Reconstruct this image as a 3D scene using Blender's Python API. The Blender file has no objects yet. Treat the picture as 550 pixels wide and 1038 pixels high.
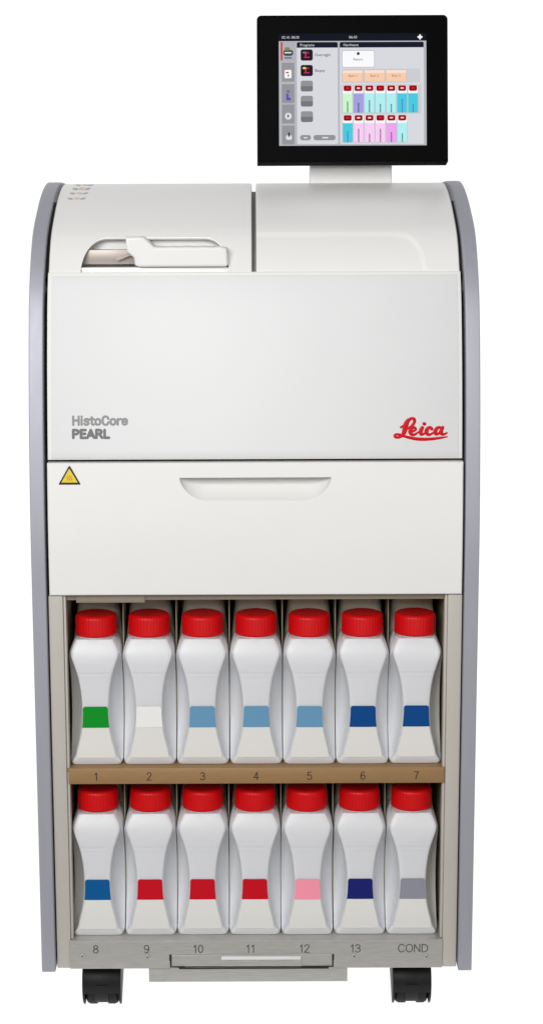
import bpy, bmesh, math, random
from mathutils import Vector, Matrix
random.seed(7)
SC = bpy.context.scene
COL = SC.collection
PI = math.pi

# ------------------------------------------------------------------ materials
def s2l(v):
    v /= 255.0
    return v / 12.92 if v <= 0.04045 else ((v + 0.055) / 1.055) ** 2.4

def rgb(r, g, b):
    return (s2l(r), s2l(g), s2l(b), 1.0)

def mat(name, col, rough=0.4, metal=0.0, var=0.03, scale=18.0, bump=0.0, bscale=300.0,
        coat=0.0, sss=0.0, stretch=(1, 1, 1), rvar=0.06, spec=0.5):
    m = bpy.data.materials.new(name)
    m.use_nodes = True
    nt = m.node_tree
    b = nt.nodes['Principled BSDF']
    tc = nt.nodes.new('ShaderNodeTexCoord')
    mp = nt.nodes.new('ShaderNodeMapping')
    mp.inputs['Scale'].default_value = stretch
    nt.links.new(tc.outputs['Object'], mp.inputs['Vector'])
    nz = nt.nodes.new('ShaderNodeTexNoise')
    nz.inputs['Scale'].default_value = scale
    nz.inputs['Detail'].default_value = 6
    nt.links.new(mp.outputs['Vector'], nz.inputs['Vector'])
    mx = nt.nodes.new('ShaderNodeMix')
    mx.data_type = 'RGBA'
    mx.inputs['A'].default_value = tuple(min(1, c * (1 - var)) for c in col[:3]) + (1,)
    mx.inputs['B'].default_value = tuple(min(1, c * (1 + var)) for c in col[:3]) + (1,)
    nt.links.new(nz.outputs['Fac'], mx.inputs['Factor'])
    nt.links.new(mx.outputs['Result'], b.inputs['Base Color'])
    mr = nt.nodes.new('ShaderNodeMapRange')
    mr.inputs['To Min'].default_value = max(0.02, rough - rvar)
    mr.inputs['To Max'].default_value = min(1, rough + rvar)
    nt.links.new(nz.outputs['Fac'], mr.inputs['Value'])
    nt.links.new(mr.outputs['Result'], b.inputs['Roughness'])
    b.inputs['Metallic'].default_value = metal
    b.inputs['Specular IOR Level'].default_value = spec
    b.inputs['Coat Weight'].default_value = coat
    b.inputs['Coat Roughness'].default_value = 0.08
    if sss:
        b.inputs['Subsurface Weight'].default_value = sss
        b.inputs['Subsurface Radius'].default_value = (1.0, 0.95, 0.9)
        b.inputs['Subsurface Scale'].default_value = 0.009
    if bump:
        n2 = nt.nodes.new('ShaderNodeTexNoise')
        n2.inputs['Scale'].default_value = bscale
        n2.inputs['Detail'].default_value = 3
        nt.links.new(mp.outputs['Vector'], n2.inputs['Vector'])
        bp = nt.nodes.new('ShaderNodeBump')
        bp.inputs['Strength'].default_value = bump
        bp.inputs['Distance'].default_value = 0.001
        nt.links.new(n2.outputs['Fac'], bp.inputs['Height'])
        nt.links.new(bp.outputs['Normal'], b.inputs['Normal'])
    return m

def lit(name, col, strength=1.0):
    m = bpy.data.materials.new(name)
    m.use_nodes = True
    nt = m.node_tree
    nt.nodes.clear()
    e = nt.nodes.new('ShaderNodeEmission')
    e.inputs['Color'].default_value = col
    e.inputs['Strength'].default_value = strength
    o = nt.nodes.new('ShaderNodeOutputMaterial')
    nt.links.new(e.outputs[0], o.inputs[0])
    return m

M = {}
M['white'] = mat('white_lacquer', (0.80, 0.795, 0.78, 1), 0.42, var=0.008, bump=0.03, bscale=900)
M['cover'] = mat('white_plastic', (0.80, 0.795, 0.785, 1), 0.33, var=0.008, bump=0.03, bscale=1200)
M['glass'] = mat('white_backed_glass', (0.745, 0.755, 0.76, 1), 0.5, var=0.01, spec=0.25)
M['edge'] = mat('polished_edge', (0.85, 0.845, 0.82, 1), 0.25, var=0.01)
M['silver'] = mat('silver_blue_anodised', (0.385, 0.39, 0.44, 1), 0.53, metal=0.35, var=0.03, scale=6, stretch=(20, 20, 1.2), bump=0.03, bscale=160)
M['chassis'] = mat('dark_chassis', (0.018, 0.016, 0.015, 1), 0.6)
M['post'] = mat('grey_cream_powder_coat', (0.49, 0.465, 0.42, 1), 0.5, spec=0.3, var=0.03, bump=0.06, bscale=900)
M['liner'] = mat('khaki_liner', (0.60, 0.545, 0.40, 1), 0.55, var=0.06)
M['rail'] = mat('tan_rail', (0.26, 0.215, 0.165, 1), 0.5)
M['divider'] = mat('olive_divider', (0.30, 0.275, 0.19, 1), 0.6, var=0.06)
M['steel'] = mat('brushed_steel', (0.52, 0.51, 0.475, 1), 0.42, metal=0.5, var=0.16, scale=30, stretch=(1.5, 1, 14), bump=0.10, bscale=120)
M['bright_steel'] = mat('polished_steel', (0.74, 0.74, 0.73, 1), 0.35, metal=0.0, var=0.03)
M['screw'] = mat('screw_steel', (0.55, 0.54, 0.51, 1), 0.4, metal=0.5)
M['bronze'] = mat('bronze_strip', (0.33, 0.195, 0.085, 1), 0.5, metal=0.15, var=0.14, scale=14, stretch=(3, 1, 16), bump=0.05)
M['bottle'] = mat('milky_polyethylene', (0.70, 0.708, 0.73, 1), 0.40, var=0.02, sss=0.75, bump=0.04, bscale=700)
M['rear'] = mat('beige_polyethylene', (0.50, 0.465, 0.37, 1), 0.55, var=0.04)
M['cap'] = mat('red_cap_plastic', (0.58, 0.003, 0.005, 1), 0.36, spec=0.2, var=0.05, bump=0.03, bscale=900)
M['paper'] = mat('label_paper', (0.735, 0.725, 0.695, 1), 0.6, var=0.015)
M['black'] = mat('black_plastic', (0.006, 0.006, 0.0065, 1), 0.42, spec=0.25, var=0.1, bump=0.05, bscale=600)
M['rubber'] = mat('black_rubber', (0.007, 0.007, 0.0075, 1), 0.6, spec=0.2, var=0.15)
M['bezel'] = mat('black_bezel', (0.003, 0.003, 0.0035, 1), 0.55, var=0.1, spec=0.02)
M['ink'] = mat('dark_ink', (0.025, 0.020, 0.016, 1), 0.6)
M['ink_grey'] = mat('grey_ink', (0.07, 0.07, 0.068, 1), 0.6)
M['text_light'] = mat('light_grey_print', (0.29, 0.29, 0.295, 1), 0.6, spec=0.2)
M['text_dark'] = mat('mid_grey_print', (0.19, 0.19, 0.195, 1), 0.6, spec=0.2)
M['logo'] = mat('red_print', (0.58, 0.002, 0.010, 1), 0.45, spec=0.15)
M['warn'] = mat('warning_yellow', (0.80, 0.62, 0.05, 1), 0.45, var=0.06)
M['warn_mark'] = mat('warning_ochre', (0.55, 0.30, 0.01, 1), 0.5)
M['bay'] = mat('bay_brown_metal', (0.42, 0.37, 0.34, 1), 0.4, metal=0.2)
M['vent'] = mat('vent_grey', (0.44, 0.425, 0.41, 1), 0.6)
M['vent_mid'] = mat('vent_sand', (0.70, 0.585, 0.46, 1), 0.6)
M['green'] = mat('green_patch', rgb(4, 142, 34), 0.5, spec=0.2)
M['offwhite'] = mat('white_patch', (0.84, 0.835, 0.825, 1), 0.55)
M['sky'] = mat('light_blue_patch', rgb(102, 150, 184), 0.5, spec=0.2)
M['blue'] = mat('blue_patch', rgb(0, 68, 134), 0.5, spec=0.2)
M['mid_blue'] = mat('mid_blue_patch', rgb(0, 86, 146), 0.5, spec=0.2)
M['crimson'] = mat('red_patch', rgb(196, 4, 28), 0.5, spec=0.2)
M['pink'] = mat('pink_patch', rgb(246, 150, 170), 0.5, spec=0.2)
M['navy'] = mat('navy_patch', rgb(20, 30, 108), 0.5, spec=0.2)
M['grey'] = mat('grey_patch', rgb(140, 142, 154), 0.5, spec=0.2)

# ------------------------------------------------------------------ mesh helpers
def obj(name, bm, mats, parent=None, smooth=True, angle=35, recalc=True, wn=False):
    if recalc:
        bmesh.ops.recalc_face_normals(bm, faces=bm.faces[:])
    me = bpy.data.meshes.new(name)
    if smooth:
        for f in bm.faces:
            f.smooth = True
        for e in bm.edges:
            if len(e.link_faces) == 2 and e.calc_face_angle(0) > math.radians(angle):
                e.smooth = False
            elif len(e.link_faces) != 2:
                e.smooth = False
    bm.to_mesh(me)
    bm.free()
    for m in (mats if isinstance(mats, (list, tuple)) else [mats]):
        me.materials.append(m)
    o = bpy.data.objects.new(name, me)
    COL.objects.link(o)
    if wn:
        md = o.modifiers.new('weighted_normal', 'WEIGHTED_NORMAL')
        md.keep_sharp = True
        md.weight = 100
    if parent is not None:
        o.parent = parent
        base = parent
        loc = Vector((0, 0, 0))
        while base is not None:
            loc += base.location
            base = base.parent
        # meshes are modelled in the thing's own frame (see ROOT shift below)
    return o

def new():
    return bmesh.new()

def box(bm, x0, x1, y0, y1, z0, z1, bev=0.0, seg=2, mi=0):
    vs = [bm.verts.new((x, y, z)) for x in (x0, x1) for y in (y0, y1) for z in (z0, z1)]
    F = [(0, 1, 3, 2), (4, 6, 7, 5), (0, 4, 5, 1), (2, 3, 7, 6), (0, 2, 6, 4), (1, 5, 7, 3)]
    fs = [bm.faces.new([vs[i] for i in f]) for f in F]
    for f in fs:
        f.material_index = mi
    if bev:
        es = list({e for f in fs for e in f.edges})
        r = bmesh.ops.bevel(bm, geom=es, offset=bev, segments=seg, profile=0.5, affect='EDGES')
        for f in r['faces']:
            f.material_index = mi

def prism(bm, pts, d0, d1, axis='y', bev=0.0, seg=2, mi=0):
    """outline extruded along an axis; pts are (x,z) for 'y', (y,z) for 'x'"""
    def P(p, d):
        return (p[0], d, p[1]) if axis == 'y' else (d, p[0], p[1])
    a = [bm.verts.new(P(p, d0)) for p in pts]
    b = [bm.verts.new(P(p, d1)) for p in pts]
    n = len(pts)
    fs = [bm.faces.new(a), bm.faces.new(b[::-1])]
    for i in range(n):
        fs.append(bm.faces.new((a[i], b[i], b[(i + 1) % n], a[(i + 1) % n])))
    for f in fs:
        f.material_index = mi
    bmesh.ops.recalc_face_normals(bm, faces=fs)
    if bev:
        es = list(fs[0].edges) + list(fs[1].edges)
        r = bmesh.ops.bevel(bm, geom=es, offset=bev, segments=seg, profile=0.5, affect='EDGES', clamp_overlap=True)
        for f in r['faces']:
            f.material_index = mi

def lathe(bm, prof, cx=0, cy=0, n=48, axis='z', ribs=None, mi=0, cap=True):
    rings = []
    for k, (r, z) in enumerate(prof):
        ring = []
        for i in range(n):
            a = 2 * PI * i / n
            rr = r
            if ribs and k in ribs[0]:
                rr = r - (ribs[1] if i % 4 < 2 else 0)
            if axis == 'z':
                ring.append(bm.verts.new((cx + rr * math.cos(a), cy + rr * math.sin(a), z)))
            else:
                ring.append(bm.verts.new((z, cx + rr * math.cos(a), cy + rr * math.sin(a))))
        rings.append(ring)
    for k in range(len(rings) - 1):
        for i in range(n):
            f = bm.faces.new((rings[k][i], rings[k][(i + 1) % n], rings[k + 1][(i + 1) % n], rings[k + 1][i]))
            f.material_index = mi
    if cap:
        for r in (rings[0][::-1], rings[-1]):
            f = bm.faces.new(r)
            f.material_index = mi

def rrect(x0, z0, x1, z1, r, n=5, corners=(1, 1, 1, 1)):
    """rounded rectangle outline; corners = bottom-left, bottom-right, top-right, top-left"""
    out = []
    C = [(x0, z0, 1, 1, PI), (x1, z0, -1, 1, 1.5 * PI), (x1, z1, -1, -1, 0), (x0, z1, 1, -1, 0.5 * PI)]
    for (x, z, sx, sz, a0), on in zip(C, corners):
        if not on or r <= 0:
            out.append((x, z))
            continue
        for i in range(n + 1):
            a = a0 + 0.5 * PI * i / n
            out.append((x + sx * r + r * math.cos(a), z + sz * r + r * math.sin(a)))
    return out

def catmull(P, per=10):
    out = []
    n = len(P)
    for i in range(n - 1):
        p0, p1, p2, p3 = P[max(0, i - 1)], P[i], P[i + 1], P[min(n - 1, i + 2)]
        for k in range(per):
            t = k / per
            out.append(tuple(0.5 * (2 * b + (c - a) * t + (2 * a - 5 * b + 4 * c - d) * t * t + (3 * b - a - 3 * c + d) * t ** 3)
                             for a, b, c, d in zip(p0, p1, p2, p3)))
    out.append(tuple(P[-1]))
    return out

# ------------------------------------------------------------------ the side profile of the cabinet
KEY = [(0.0, 0.50), (0.0, 0.60), (0.0006, 0.70), (0.0085, 0.80), (0.0185, 0.876), (0.0335, 0.953), (0.0575, 1.029),
       (0.104, 1.092), (0.169, 1.1275), (0.232, 1.1505), (0.292, 1.1622), (0.345, 1.1630), (0.44, 1.1585), (0.64, 1.146)]
CURVE = [(0.0, 0.0875)] + catmull(KEY, 12)

def prof_y(z):
    for (y0, z0), (y1, z1) in zip(CURVE, CURVE[1:]):
        if z0 <= z <= z1 and z1 > z0:
            return y0 + (y1 - y0) * (z - z0) / (z1 - z0)
    return CURVE[-1][0]

# arc-length table of the part above the glass panel, for the two covers
def offset_curve(off, z_from):
    pts = [(y, z) for y, z in CURVE if z >= z_from - 1e-6]
    pts = [(prof_y(z_from), z_from)] + [p for p in pts if p[1] > z_from + 1e-4 or p[0] > 0.3]
    out = []
    for i, (y, z) in enumerate(pts):
        a = pts[max(0, i - 1)]
        b = pts[min(len(pts) - 1, i + 1)]
        ty, tz = b[0] - a[0], b[1] - a[1]
        l = math.hypot(ty, tz) or 1
        o_ = off(z) if callable(off) else off
        out.append((y + tz / l * o_, z - ty / l * o_))
    return out

def arc(pts):
    S = [0.0]
    for a, b in zip(pts, pts[1:]):
        S.append(S[-1] + math.hypot(b[0] - a[0], b[1] - a[1]))
    return S

def at_s(pts, S, s):
    for i in range(len(S) - 1):
        if S[i] <= s <= S[i + 1]:
            t = (s - S[i]) / max(1e-9, S[i + 1] - S[i])
            return tuple(p + (q - p) * t for p, q in zip(pts[i], pts[i + 1]))
    return pts[-1]

# ------------------------------------------------------------------ text
def text_bm(bm, s, size, cx, z, place, sx=1.0, bold=0.0, align='LEFT', mi=0, depth=0.00025, rot=0.0):
    """adds the letters of s as thin solid glyphs; place(u, v, d) maps text-plane coordinates to space"""
    cu = bpy.data.curves.new('lettering', 'FONT')
    cu.body = s
    cu.size = size
    cu.align_x = align
    cu.offset = bold
    cu.extrude = depth / 2
    cu.resolution_u = 3
    o = bpy.data.objects.new('lettering', cu)
    COL.objects.link(o)
    dg = bpy.context.evaluated_depsgraph_get()
    dg.update()
    me = bpy.data.meshes.new_from_object(o.evaluated_get(dg))
    bpy.data.objects.remove(o)
    bpy.data.curves.remove(cu)
    off = len(bm.verts)
    vs = []
    ca, sa = math.cos(rot), math.sin(rot)
    for v in me.vertices:
        u, w = v.co.x * sx, v.co.y
        u, w = u * ca - w * sa, u * sa + w * ca
        vs.append(bm.verts.new(place(cx + u, z + w, v.co.z)))
    for p in me.polygons:
        try:
            f = bm.faces.new([vs[i] for i in p.vertices])
            f.material_index = mi
        except ValueError:
            pass
    bpy.data.meshes.remove(me)

# ------------------------------------------------------------------ tags
def tag(o, label=None, cat=None, group=None, kind=None):
    for k, v in (('label', label), ('category', cat), ('group', group), ('kind', kind)):
        if v:
            o[k] = v

def empty(name, loc):
    o = bpy.data.objects.new(name, None)
    COL.objects.link(o)
    o.location = loc
    o.empty_display_size = 0.05
    return o

# ================================================================== the tissue processor
proc = empty('tissue_processor', (0, 0, 0))
tag(proc, 'white floor standing laboratory tissue processor with silver sides and a black touch screen', 'laboratory machine')

W2, WI = 0.2975, 0.2785          # outer half width, inner face of the side panels

# ---- side panels
for sx in (-1, 1):
    bm = new()
    pts = [(y, z) for y, z in CURVE] + [(0.66, 1.140), (0.66, 0.0875)]
    a, b = sorted((sx * WI, sx * W2))
    prism(bm, pts, a, b, axis='x', bev=0.0016, seg=2)
    obj('side_panel', bm, M['silver'], proc, angle=60, wn=True)

# ---- chassis behind the panels (dark, seen only in the gaps)
bm = new()
pts = [(prof_y(z) + 0.050, z) for z in [0.622 + 0.02 * i for i in range(21)]] + [(0.64, 1.03), (0.64, 0.622)]
prism(bm, pts, -0.2775, 0.2775, axis='x')
box(bm, -0.2775, -0.262, 0.034, 0.63, 0.092, 0.6215)
box(bm, 0.262, 0.2775, 0.034, 0.63, 0.092, 0.6215)
box(bm, -0.262, 0.262, 0.232, 0.63, 0.092, 0.6215)
box(bm, -0.262, 0.262, 0.09, 0.2315, 0.092, 0.124)
obj('chassis', bm, M['chassis'], proc, smooth=False)

# ---- glass front panel on a white carrier, following the curved profile
def sheet(bm, x0, x1, z0, z1, off, thick, nz=24, rim=0.0, mi=0):
    """a slab that follows the front profile: front face offset off behind the profile"""
    cols = [x0, x0 + rim, x1 - rim, x1] if rim else [x0, x1]
    rows = [z0 + (z1 - z0) * i / nz for i in range(nz + 1)]
    if rim:
        rows = [z0, z0 + rim] + [z0 + rim + (z1 - z0 - 2 * rim) * i / nz for i in range(1, nz)] + [z1 - rim, z1]
    g = {}
    for i, x in enumerate(cols):
        for j, z in enumerate(rows):
            e = (rim and (i in (0, len(cols) - 1) or j in (0, len(rows) - 1)))
            g[i, j] = bm.verts.new((x, prof_y(z) + off + (rim * 0.8 if e else 0), z))
    bk = {}
    for i, x in enumerate(cols):
        for j, z in enumerate(rows):
            if i in (0, len(cols) - 1) or j in (0, len(rows) - 1):
                bk[i, j] = bm.verts.new((x, prof_y(z) + off + thick, z))
    nc, nr = len(cols), len(rows)
    for i in range(nc - 1):
        for j in range(nr - 1):
            bm.faces.new((g[i, j], g[i + 1, j], g[i + 1, j + 1], g[i, j + 1])).material_index = mi
    for i in range(nc - 1):
        for j in (0, nr - 1):
            bm.faces.new((g[i, j], g[i + 1, j], bk[i + 1, j], bk[i, j])).material_index = mi
    for j in range(nr - 1):
        for i in (0, nc - 1):
            bm.faces.new((g[i, j], g[i, j + 1], bk[i, j + 1], bk[i, j])).material_index = mi

bm = new()
sheet(bm, -0.2737, 0.2742, 0.8035, 1.0465, 0.0065, 0.012, rim=0.0015)
door = obj('front_door', bm, M['edge'], proc, angle=50)
bm = new()
sheet(bm, -0.2685, 0.2695, 0.8052, 1.0425, 0.0052, 0.004, rim=0.0009)
pane = obj('glass_pane', bm, M['glass'], door, angle=50)

def on_panel(off):
    return lambda u, v, d: (u, prof_y(v) + off - d, v)

# the red script emblem, drawn as flat round strokes
def stroke(bm, pts, w, place, flat=0.0004, per=8, n=8):
    P = catmull([(p[0], p[1], (p[2] if len(p) > 2 else w)) for p in pts], per)
    rings = []
    for i, (u, v, ww) in enumerate(P):
        a, b = P[max(0, i - 1)], P[min(len(P) - 1, i + 1)]
        tu, tv = b[0] - a[0], b[1] - a[1]
        l = math.hypot(tu, tv) or 1
        nu, nv = -tv / l, tu / l
        rings.append([(u + nu * math.cos(2 * PI * k / n) * ww / 2, v + nv * math.cos(2 * PI * k / n) * ww / 2,
                       math.sin(2 * PI * k / n) * flat) for k in range(n)])
    def endcap(first):
        u, v, ww = P[0] if first else P[-1]
        a, b = (P[0], P[1]) if first else (P[-1], P[-2])
        tu, tv = a[0] - b[0], a[1] - b[1]
        l = math.hypot(tu, tv) or 1
        tu, tv = tu / l, tv / l
        nu, nv = (tv, -tu) if first else (-tv, tu)
        if first:
            nu, nv = tv, -tu
        out = []
        for q in (30, 60, 84):
            c, s_ = math.cos(math.radians(q)), math.sin(math.radians(q))
            uu, vv = u + tu * s_ * ww / 2, v + tv * s_ * ww / 2
            base = rings[0] if first else rings[-1]
            out.append([(uu + (x - u) * c, vv + (y - v) * c, d * c) for x, y, d in base])
        return out
    allr = endcap(True)[::-1] + rings + endcap(False)
    V = [[bm.verts.new(place(*p)) for p in r] for r in allr]
    for r0, r1 in zip(V, V[1:]):
        for k in range(n):
            bm.faces.new((r0[k], r0[(k + 1) % n], r1[(k + 1) % n], r1[k]))
    bm.faces.new(V[0][::-1])
    bm.faces.new(V[-1])

def emblem_place(u, v, d):
    # drawing units -> metres on the panel
    x = 0.1842 + (u - 92) * (0.0700 / 368)
    z = 0.8578 - (v - 62) * (0.0312 / 168) * 0.97
    return (x, prof_y(z) + 0.0050 - d, z)

bm = new()
E_STROKES = [
    ([(210, 70, 12), (186, 88, 20), (172, 118, 25), (166, 150, 24), (156, 180, 19), (138, 200, 14), (116, 208, 13), (98, 202, 13), (97, 189, 11), (116, 185, 12), (150, 195, 13), (190, 207, 14), (250, 219, 16), (320, 221, 15), (390, 215, 13), (460, 204, 6)], 14),
    ([(206, 70, 12), (226, 72, 15), (233, 90, 15), (222, 114, 13), (200, 134, 11), (176, 148, 9)], 13),
    ([(137, 134, 9), (150, 128, 12), (170, 130, 10)], 12),
    ([(203, 168, 9), (226, 162, 11), (240, 148, 13), (230, 135, 13), (212, 142, 17), (203, 163, 20), (211, 184, 16), (232, 187, 13), (262, 168, 8)], 14),
    ([(286, 138, 18), (275, 164, 19), (278, 184, 16), (294, 184, 12), (316, 168, 8)], 15),
    ([(300, 109, 17), (302, 110, 17)], 17),
    ([(352, 147, 16), (342, 135, 13), (325, 142, 17), (315, 164, 20), (322, 184, 16), (341, 187, 13), (372, 168, 8)], 15),
    ([(418, 142, 12), (404, 135, 13), (386, 145, 17), (376, 167, 19), (383, 184, 16), (400, 179, 12), (418, 156, 11)], 14),
    ([(428, 136, 16), (418, 162, 18), (421, 183, 16), (436, 186, 13), (457, 176, 8)], 15),
]
for pts, w in E_STROKES:
    k = 0.0700 / 368
    pts = [(p[0], p[1], p[2] * 1.55) for p in pts]
    stroke(bm, pts, w, emblem_place, flat=0.0005)
obj('emblem', bm, M['logo'], door, angle=60)

# the grey lettering, condensed upright letters drawn as flat strokes
ALPHA = {
    'H': (0.66, [[(0.11, 0), (0.11, 0.5), (0.11, 1)], [(0.55, 0), (0.55, 0.5), (0.55, 1)], [(0.11, 0.52), (0.33, 0.52), (0.55, 0.52)]]),
    'i': (0.26, [[(0.13, 0), (0.13, 0.34), (0.13, 0.68)], [(0.13, 0.93), (0.13, 0.965), (0.13, 1.0)]]),
    's': (0.52, [[(0.44, 0.56), (0.36, 0.68), (0.20, 0.68), (0.11, 0.55), (0.20, 0.41), (0.34, 0.33), (0.43, 0.19), (0.34, 0.03), (0.18, 0.02), (0.08, 0.14)]]),
    't': (0.38, [[(0.17, 0.92), (0.17, 0.5), (0.17, 0.16), (0.24, 0.02), (0.34, 0.03)], [(0.04, 0.68), (0.18, 0.68), (0.33, 0.68)]]),
    'o': (0.56, [[(0.28, 0.69), (0.13, 0.60), (0.09, 0.35), (0.13, 0.10), (0.28, 0.01), (0.43, 0.10), (0.47, 0.35), (0.43, 0.60), (0.28, 0.69)]]),
    'C': (0.66, [[(0.57, 0.70), (0.50, 0.92), (0.34, 1.0), (0.17, 0.90), (0.10, 0.5), (0.17, 0.10), (0.34, 0.0), (0.50, 0.08), (0.57, 0.30)]]),
    'r': (0.40, [[(0.10, 0), (0.10, 0.34), (0.10, 0.68)], [(0.10, 0.42), (0.16, 0.60), (0.36, 0.68)]]),
    'e': (0.54, [[(0.10, 0.37), (0.27, 0.37), (0.45, 0.37)], [(0.45, 0.37), (0.42, 0.60), (0.28, 0.69), (0.13, 0.60), (0.09, 0.35), (0.13, 0.10), (0.28, 0.01), (0.44, 0.13)]]),
    'P': (0.64, [[(0.12, 0), (0.12, 0.5), (0.12, 1)], [(0.12, 1), (0.34, 1), (0.51, 0.90), (0.53, 0.72), (0.46, 0.54), (0.32, 0.48), (0.12, 0.48)]]),
    'E': (0.58, [[(0.12, 0), (0.12, 0.5), (0.12, 1)], [(0.12, 1), (0.3, 1), (0.50, 1)], [(0.12, 0.52), (0.3, 0.52), (0.46, 0.52)], [(0.12, 0), (0.3, 0), (0.50, 0)]]),
    'A': (0.70, [[(0.07, 0), (0.21, 0.5), (0.35, 1)], [(0.35, 1), (0.49, 0.5), (0.63, 0)], [(0.17, 0.30), (0.35, 0.30), (0.53, 0.30)]]),
    'R': (0.68, [[(0.12, 0), (0.12, 0.5), (0.12, 1)], [(0.12, 1), (0.34, 1), (0.51, 0.90), (0.53, 0.73), (0.46, 0.57), (0.32, 0.51), (0.12, 0.51)], [(0.34, 0.50), (0.46, 0.28), (0.58, 0)]]),
    'L': (0.54, [[(0.12, 0), (0.12, 0.5), (0.12, 1)], [(0.12, 0), (0.3, 0), (0.48, 0)]]),
}
def letter(bm, s, x, z0, h, width, w):
    k = width / sum(ALPHA[c][0] for c in s)
    pl = on_panel(0.00508)
    for c in s:
        for st in ALPHA[c][1]:
            stroke(bm, [(x + p[0] * k, z0 + w / 2 + p[1] * (h - w)) for p in st], w, pl, flat=0.00014, per=6, n=8)
        x += ALPHA[c][0] * k
bm = new()
letter(bm, 'HistoCore', -0.2412, 0.8482, 0.0138, 0.0742, 0.0030)
obj('lettering', bm, M['text_light'], door, angle=60)
bm = new()
letter(bm, 'PEARL', -0.2414, 0.8308, 0.0138, 0.0500, 0.0037)
obj('lettering', bm, M['text_dark'], door, angle=60)

# ---- drawer with a scooped grip
DZ0, DZ1, DOFF = 0.6220, 0.7995, 0.0035
HX0, HX1, HZT, HZB = -0.0998, 0.1012, 0.7797, 0.7496
def grip_bottom(x):
    e = 0.0365
    if x <= HX0 or x >= HX1:
        return HZT
    if x < HX0 + e:
        t = (HX0 + e - x) / e
    elif x > HX1 - e:
        t = (x - (HX1 - e)) / e
    else:
        t = 0
    return HZT - (HZT - HZB) * max(0.0, 1 - t ** 2.0) ** 0.62
bm = new()
arc_xs = [HX0 + 0.0365 * (1 - math.cos(PI / 2 * i / 14)) for i in range(15)]
arc_xr = [HX1 - 0.0365 * (1 - math.cos(PI / 2 * i / 14)) for i in range(14, -1, -1)]
xs = [-0.2745, -0.2733] + [-0.24, -0.19, -0.14] + arc_xs + [-0.04 + 0.02 * i for i in range(5)] + arc_xr + [0.15, 0.20, 0.25] + [0.2743, 0.2755]
xs = sorted(set(round(x, 6) for x in xs))
def fy(z, x):
    e = min(z - DZ0, DZ1 - z, x + 0.2745, 0.2755 - x)
    return prof_y(z) + DOFF + (0.0011 if e < 0.0006 else 0)
zs_up = [HZT + (DZ1 - 0.0012 - HZT) * i / 3 for i in range(4)] + [DZ1]
ncol = len(xs)
lowrows = [DZ0, DZ0 + 0.0012] 
up = [[bm.verts.new((x, fy(z, x), z)) for z in zs_up] for x in xs]
lo, lip, back = [], [], []
NL, NP = 12, 14
for ci, x in enumerate(xs):
    zb = grip_bottom(x)
    col = [bm.verts.new((x, fy(DZ0, x), DZ0)), bm.verts.new((x, fy(DZ0 + 0.0012, x), DZ0 + 0.0012))]
    inside = HX0 + 1e-6 < x < HX1 - 1e-6
    for i in range(1, NL):
        z = DZ0 + 0.0012 + (zb - DZ0 - 0.0012) * i / NL
        col.append(bm.verts.new((x, fy(z, x), z)))
    if inside:
        col.append(bm.verts.new((x, fy(zb, x), zb)))
    else:
        col.append(up[ci][0])
    lo.append(col)
    if inside:
        h = (HZT - zb) / (HZT - HZB)
        dep = 0.034 * h ** 0.6
        pk = []
        for i in range(1, NP + 1):
            t = i / NP
            z = zb + (HZT + 0.009 - zb) * t
            pk.append(bm.verts.new((x, fy(zb, x) + dep * (1 - (1 - t) ** 1.45) + 0.0006, z)))
        lip.append(pk)
    else:
        lip.append(None)
for i in range(ncol - 1):
    for j in range(len(zs_up) - 1):
        bm.faces.new((up[i][j], up[i + 1][j], up[i + 1][j + 1], up[i][j + 1]))
    for j in range(len(lo[0]) - 1):
        q = (lo[i][j], lo[i + 1][j], lo[i + 1][j + 1], lo[i][j + 1])
        bm.faces.new(q)
    a, b = lip[i], lip[i + 1]
    if a and b:
        ca = [lo[i][-1]] + a
        cb = [lo[i + 1][-1]] + b
        for j in range(NP):
            bm.faces.new((ca[j], cb[j], cb[j + 1], ca[j + 1]))
        bm.faces.new((a[-1], b[-1], up[i + 1][0], up[i][0]))
    elif a or b:
        k, c = (i, a) if a else (i + 1, b)
        o_ = up[i + 1][0] if a else up[i][0]
        ring = [o_, lo[k][-1]] + c + [up[k][0]]
        for j in range(1, len(ring) - 1):
            bm.faces.new((ring[0], ring[j], ring[j + 1]))
# sides of the slab
bx = [[bm.verts.new((x, prof_y(z) + DOFF + 0.019, z)) for z in (DZ0, DZ1)] for x in (xs[0], xs[-1])]
for i in range(ncol - 1):
    pass
def skirt(chain, flat_y):
    bv = [bm.verts.new((v.co.x, flat_y(v.co.z), v.co.z)) for v in chain]
    for i in range(len(chain) - 1):
        bm.faces.new((chain[i], chain[i + 1], bv[i + 1], bv[i]))
yb = lambda z: prof_y(z) + DOFF + 0.019
skirt([c[0] for c in lo], yb)
skirt([c[-1] for c in up], yb)
for i in (0, ncol - 1):
    skirt(lo[i][:-1] + up[i], yb)
drawer = obj('drawer', bm, M['white'], proc, angle=38, recalc=True)

# warning sticker: black triangle, yellow field, hot-surface waves
bm = new()
def tri(bm, cx, zb, w, h, r, y0, y1, mi):
    A = [Vector((cx - w / 2, zb)), Vector((cx + w / 2, zb)), Vector((cx, zb + h))]
    out = []
    for i in range(3):
        p, a, b = A[i], A[i - 1], A[(i + 1) % 3]
        da, db = (a - p).normalized(), (b - p).normalized()
        for t in (0, 0.5, 1):
            if t == 0: out.append(tuple(p + da * r))
            elif t == 1: out.append(tuple(p + db * r))
            else: out.append(tuple(p + (da + db) * r * 0.27))
    n0 = len(bm.verts)
    prism(bm, out, y0, y1, 'y', mi=mi)
yq = prof_y(0.782) + DOFF
tri(bm, -0.2449, 0.7712, 0.0300, 0.0258, 0.0016, yq - 0.0012, yq + 0.001, 0)
tri(bm, -0.2449, 0.7742, 0.0218, 0.0188, 0.0008, yq - 0.0016, yq - 0.0008, 1)
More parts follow.
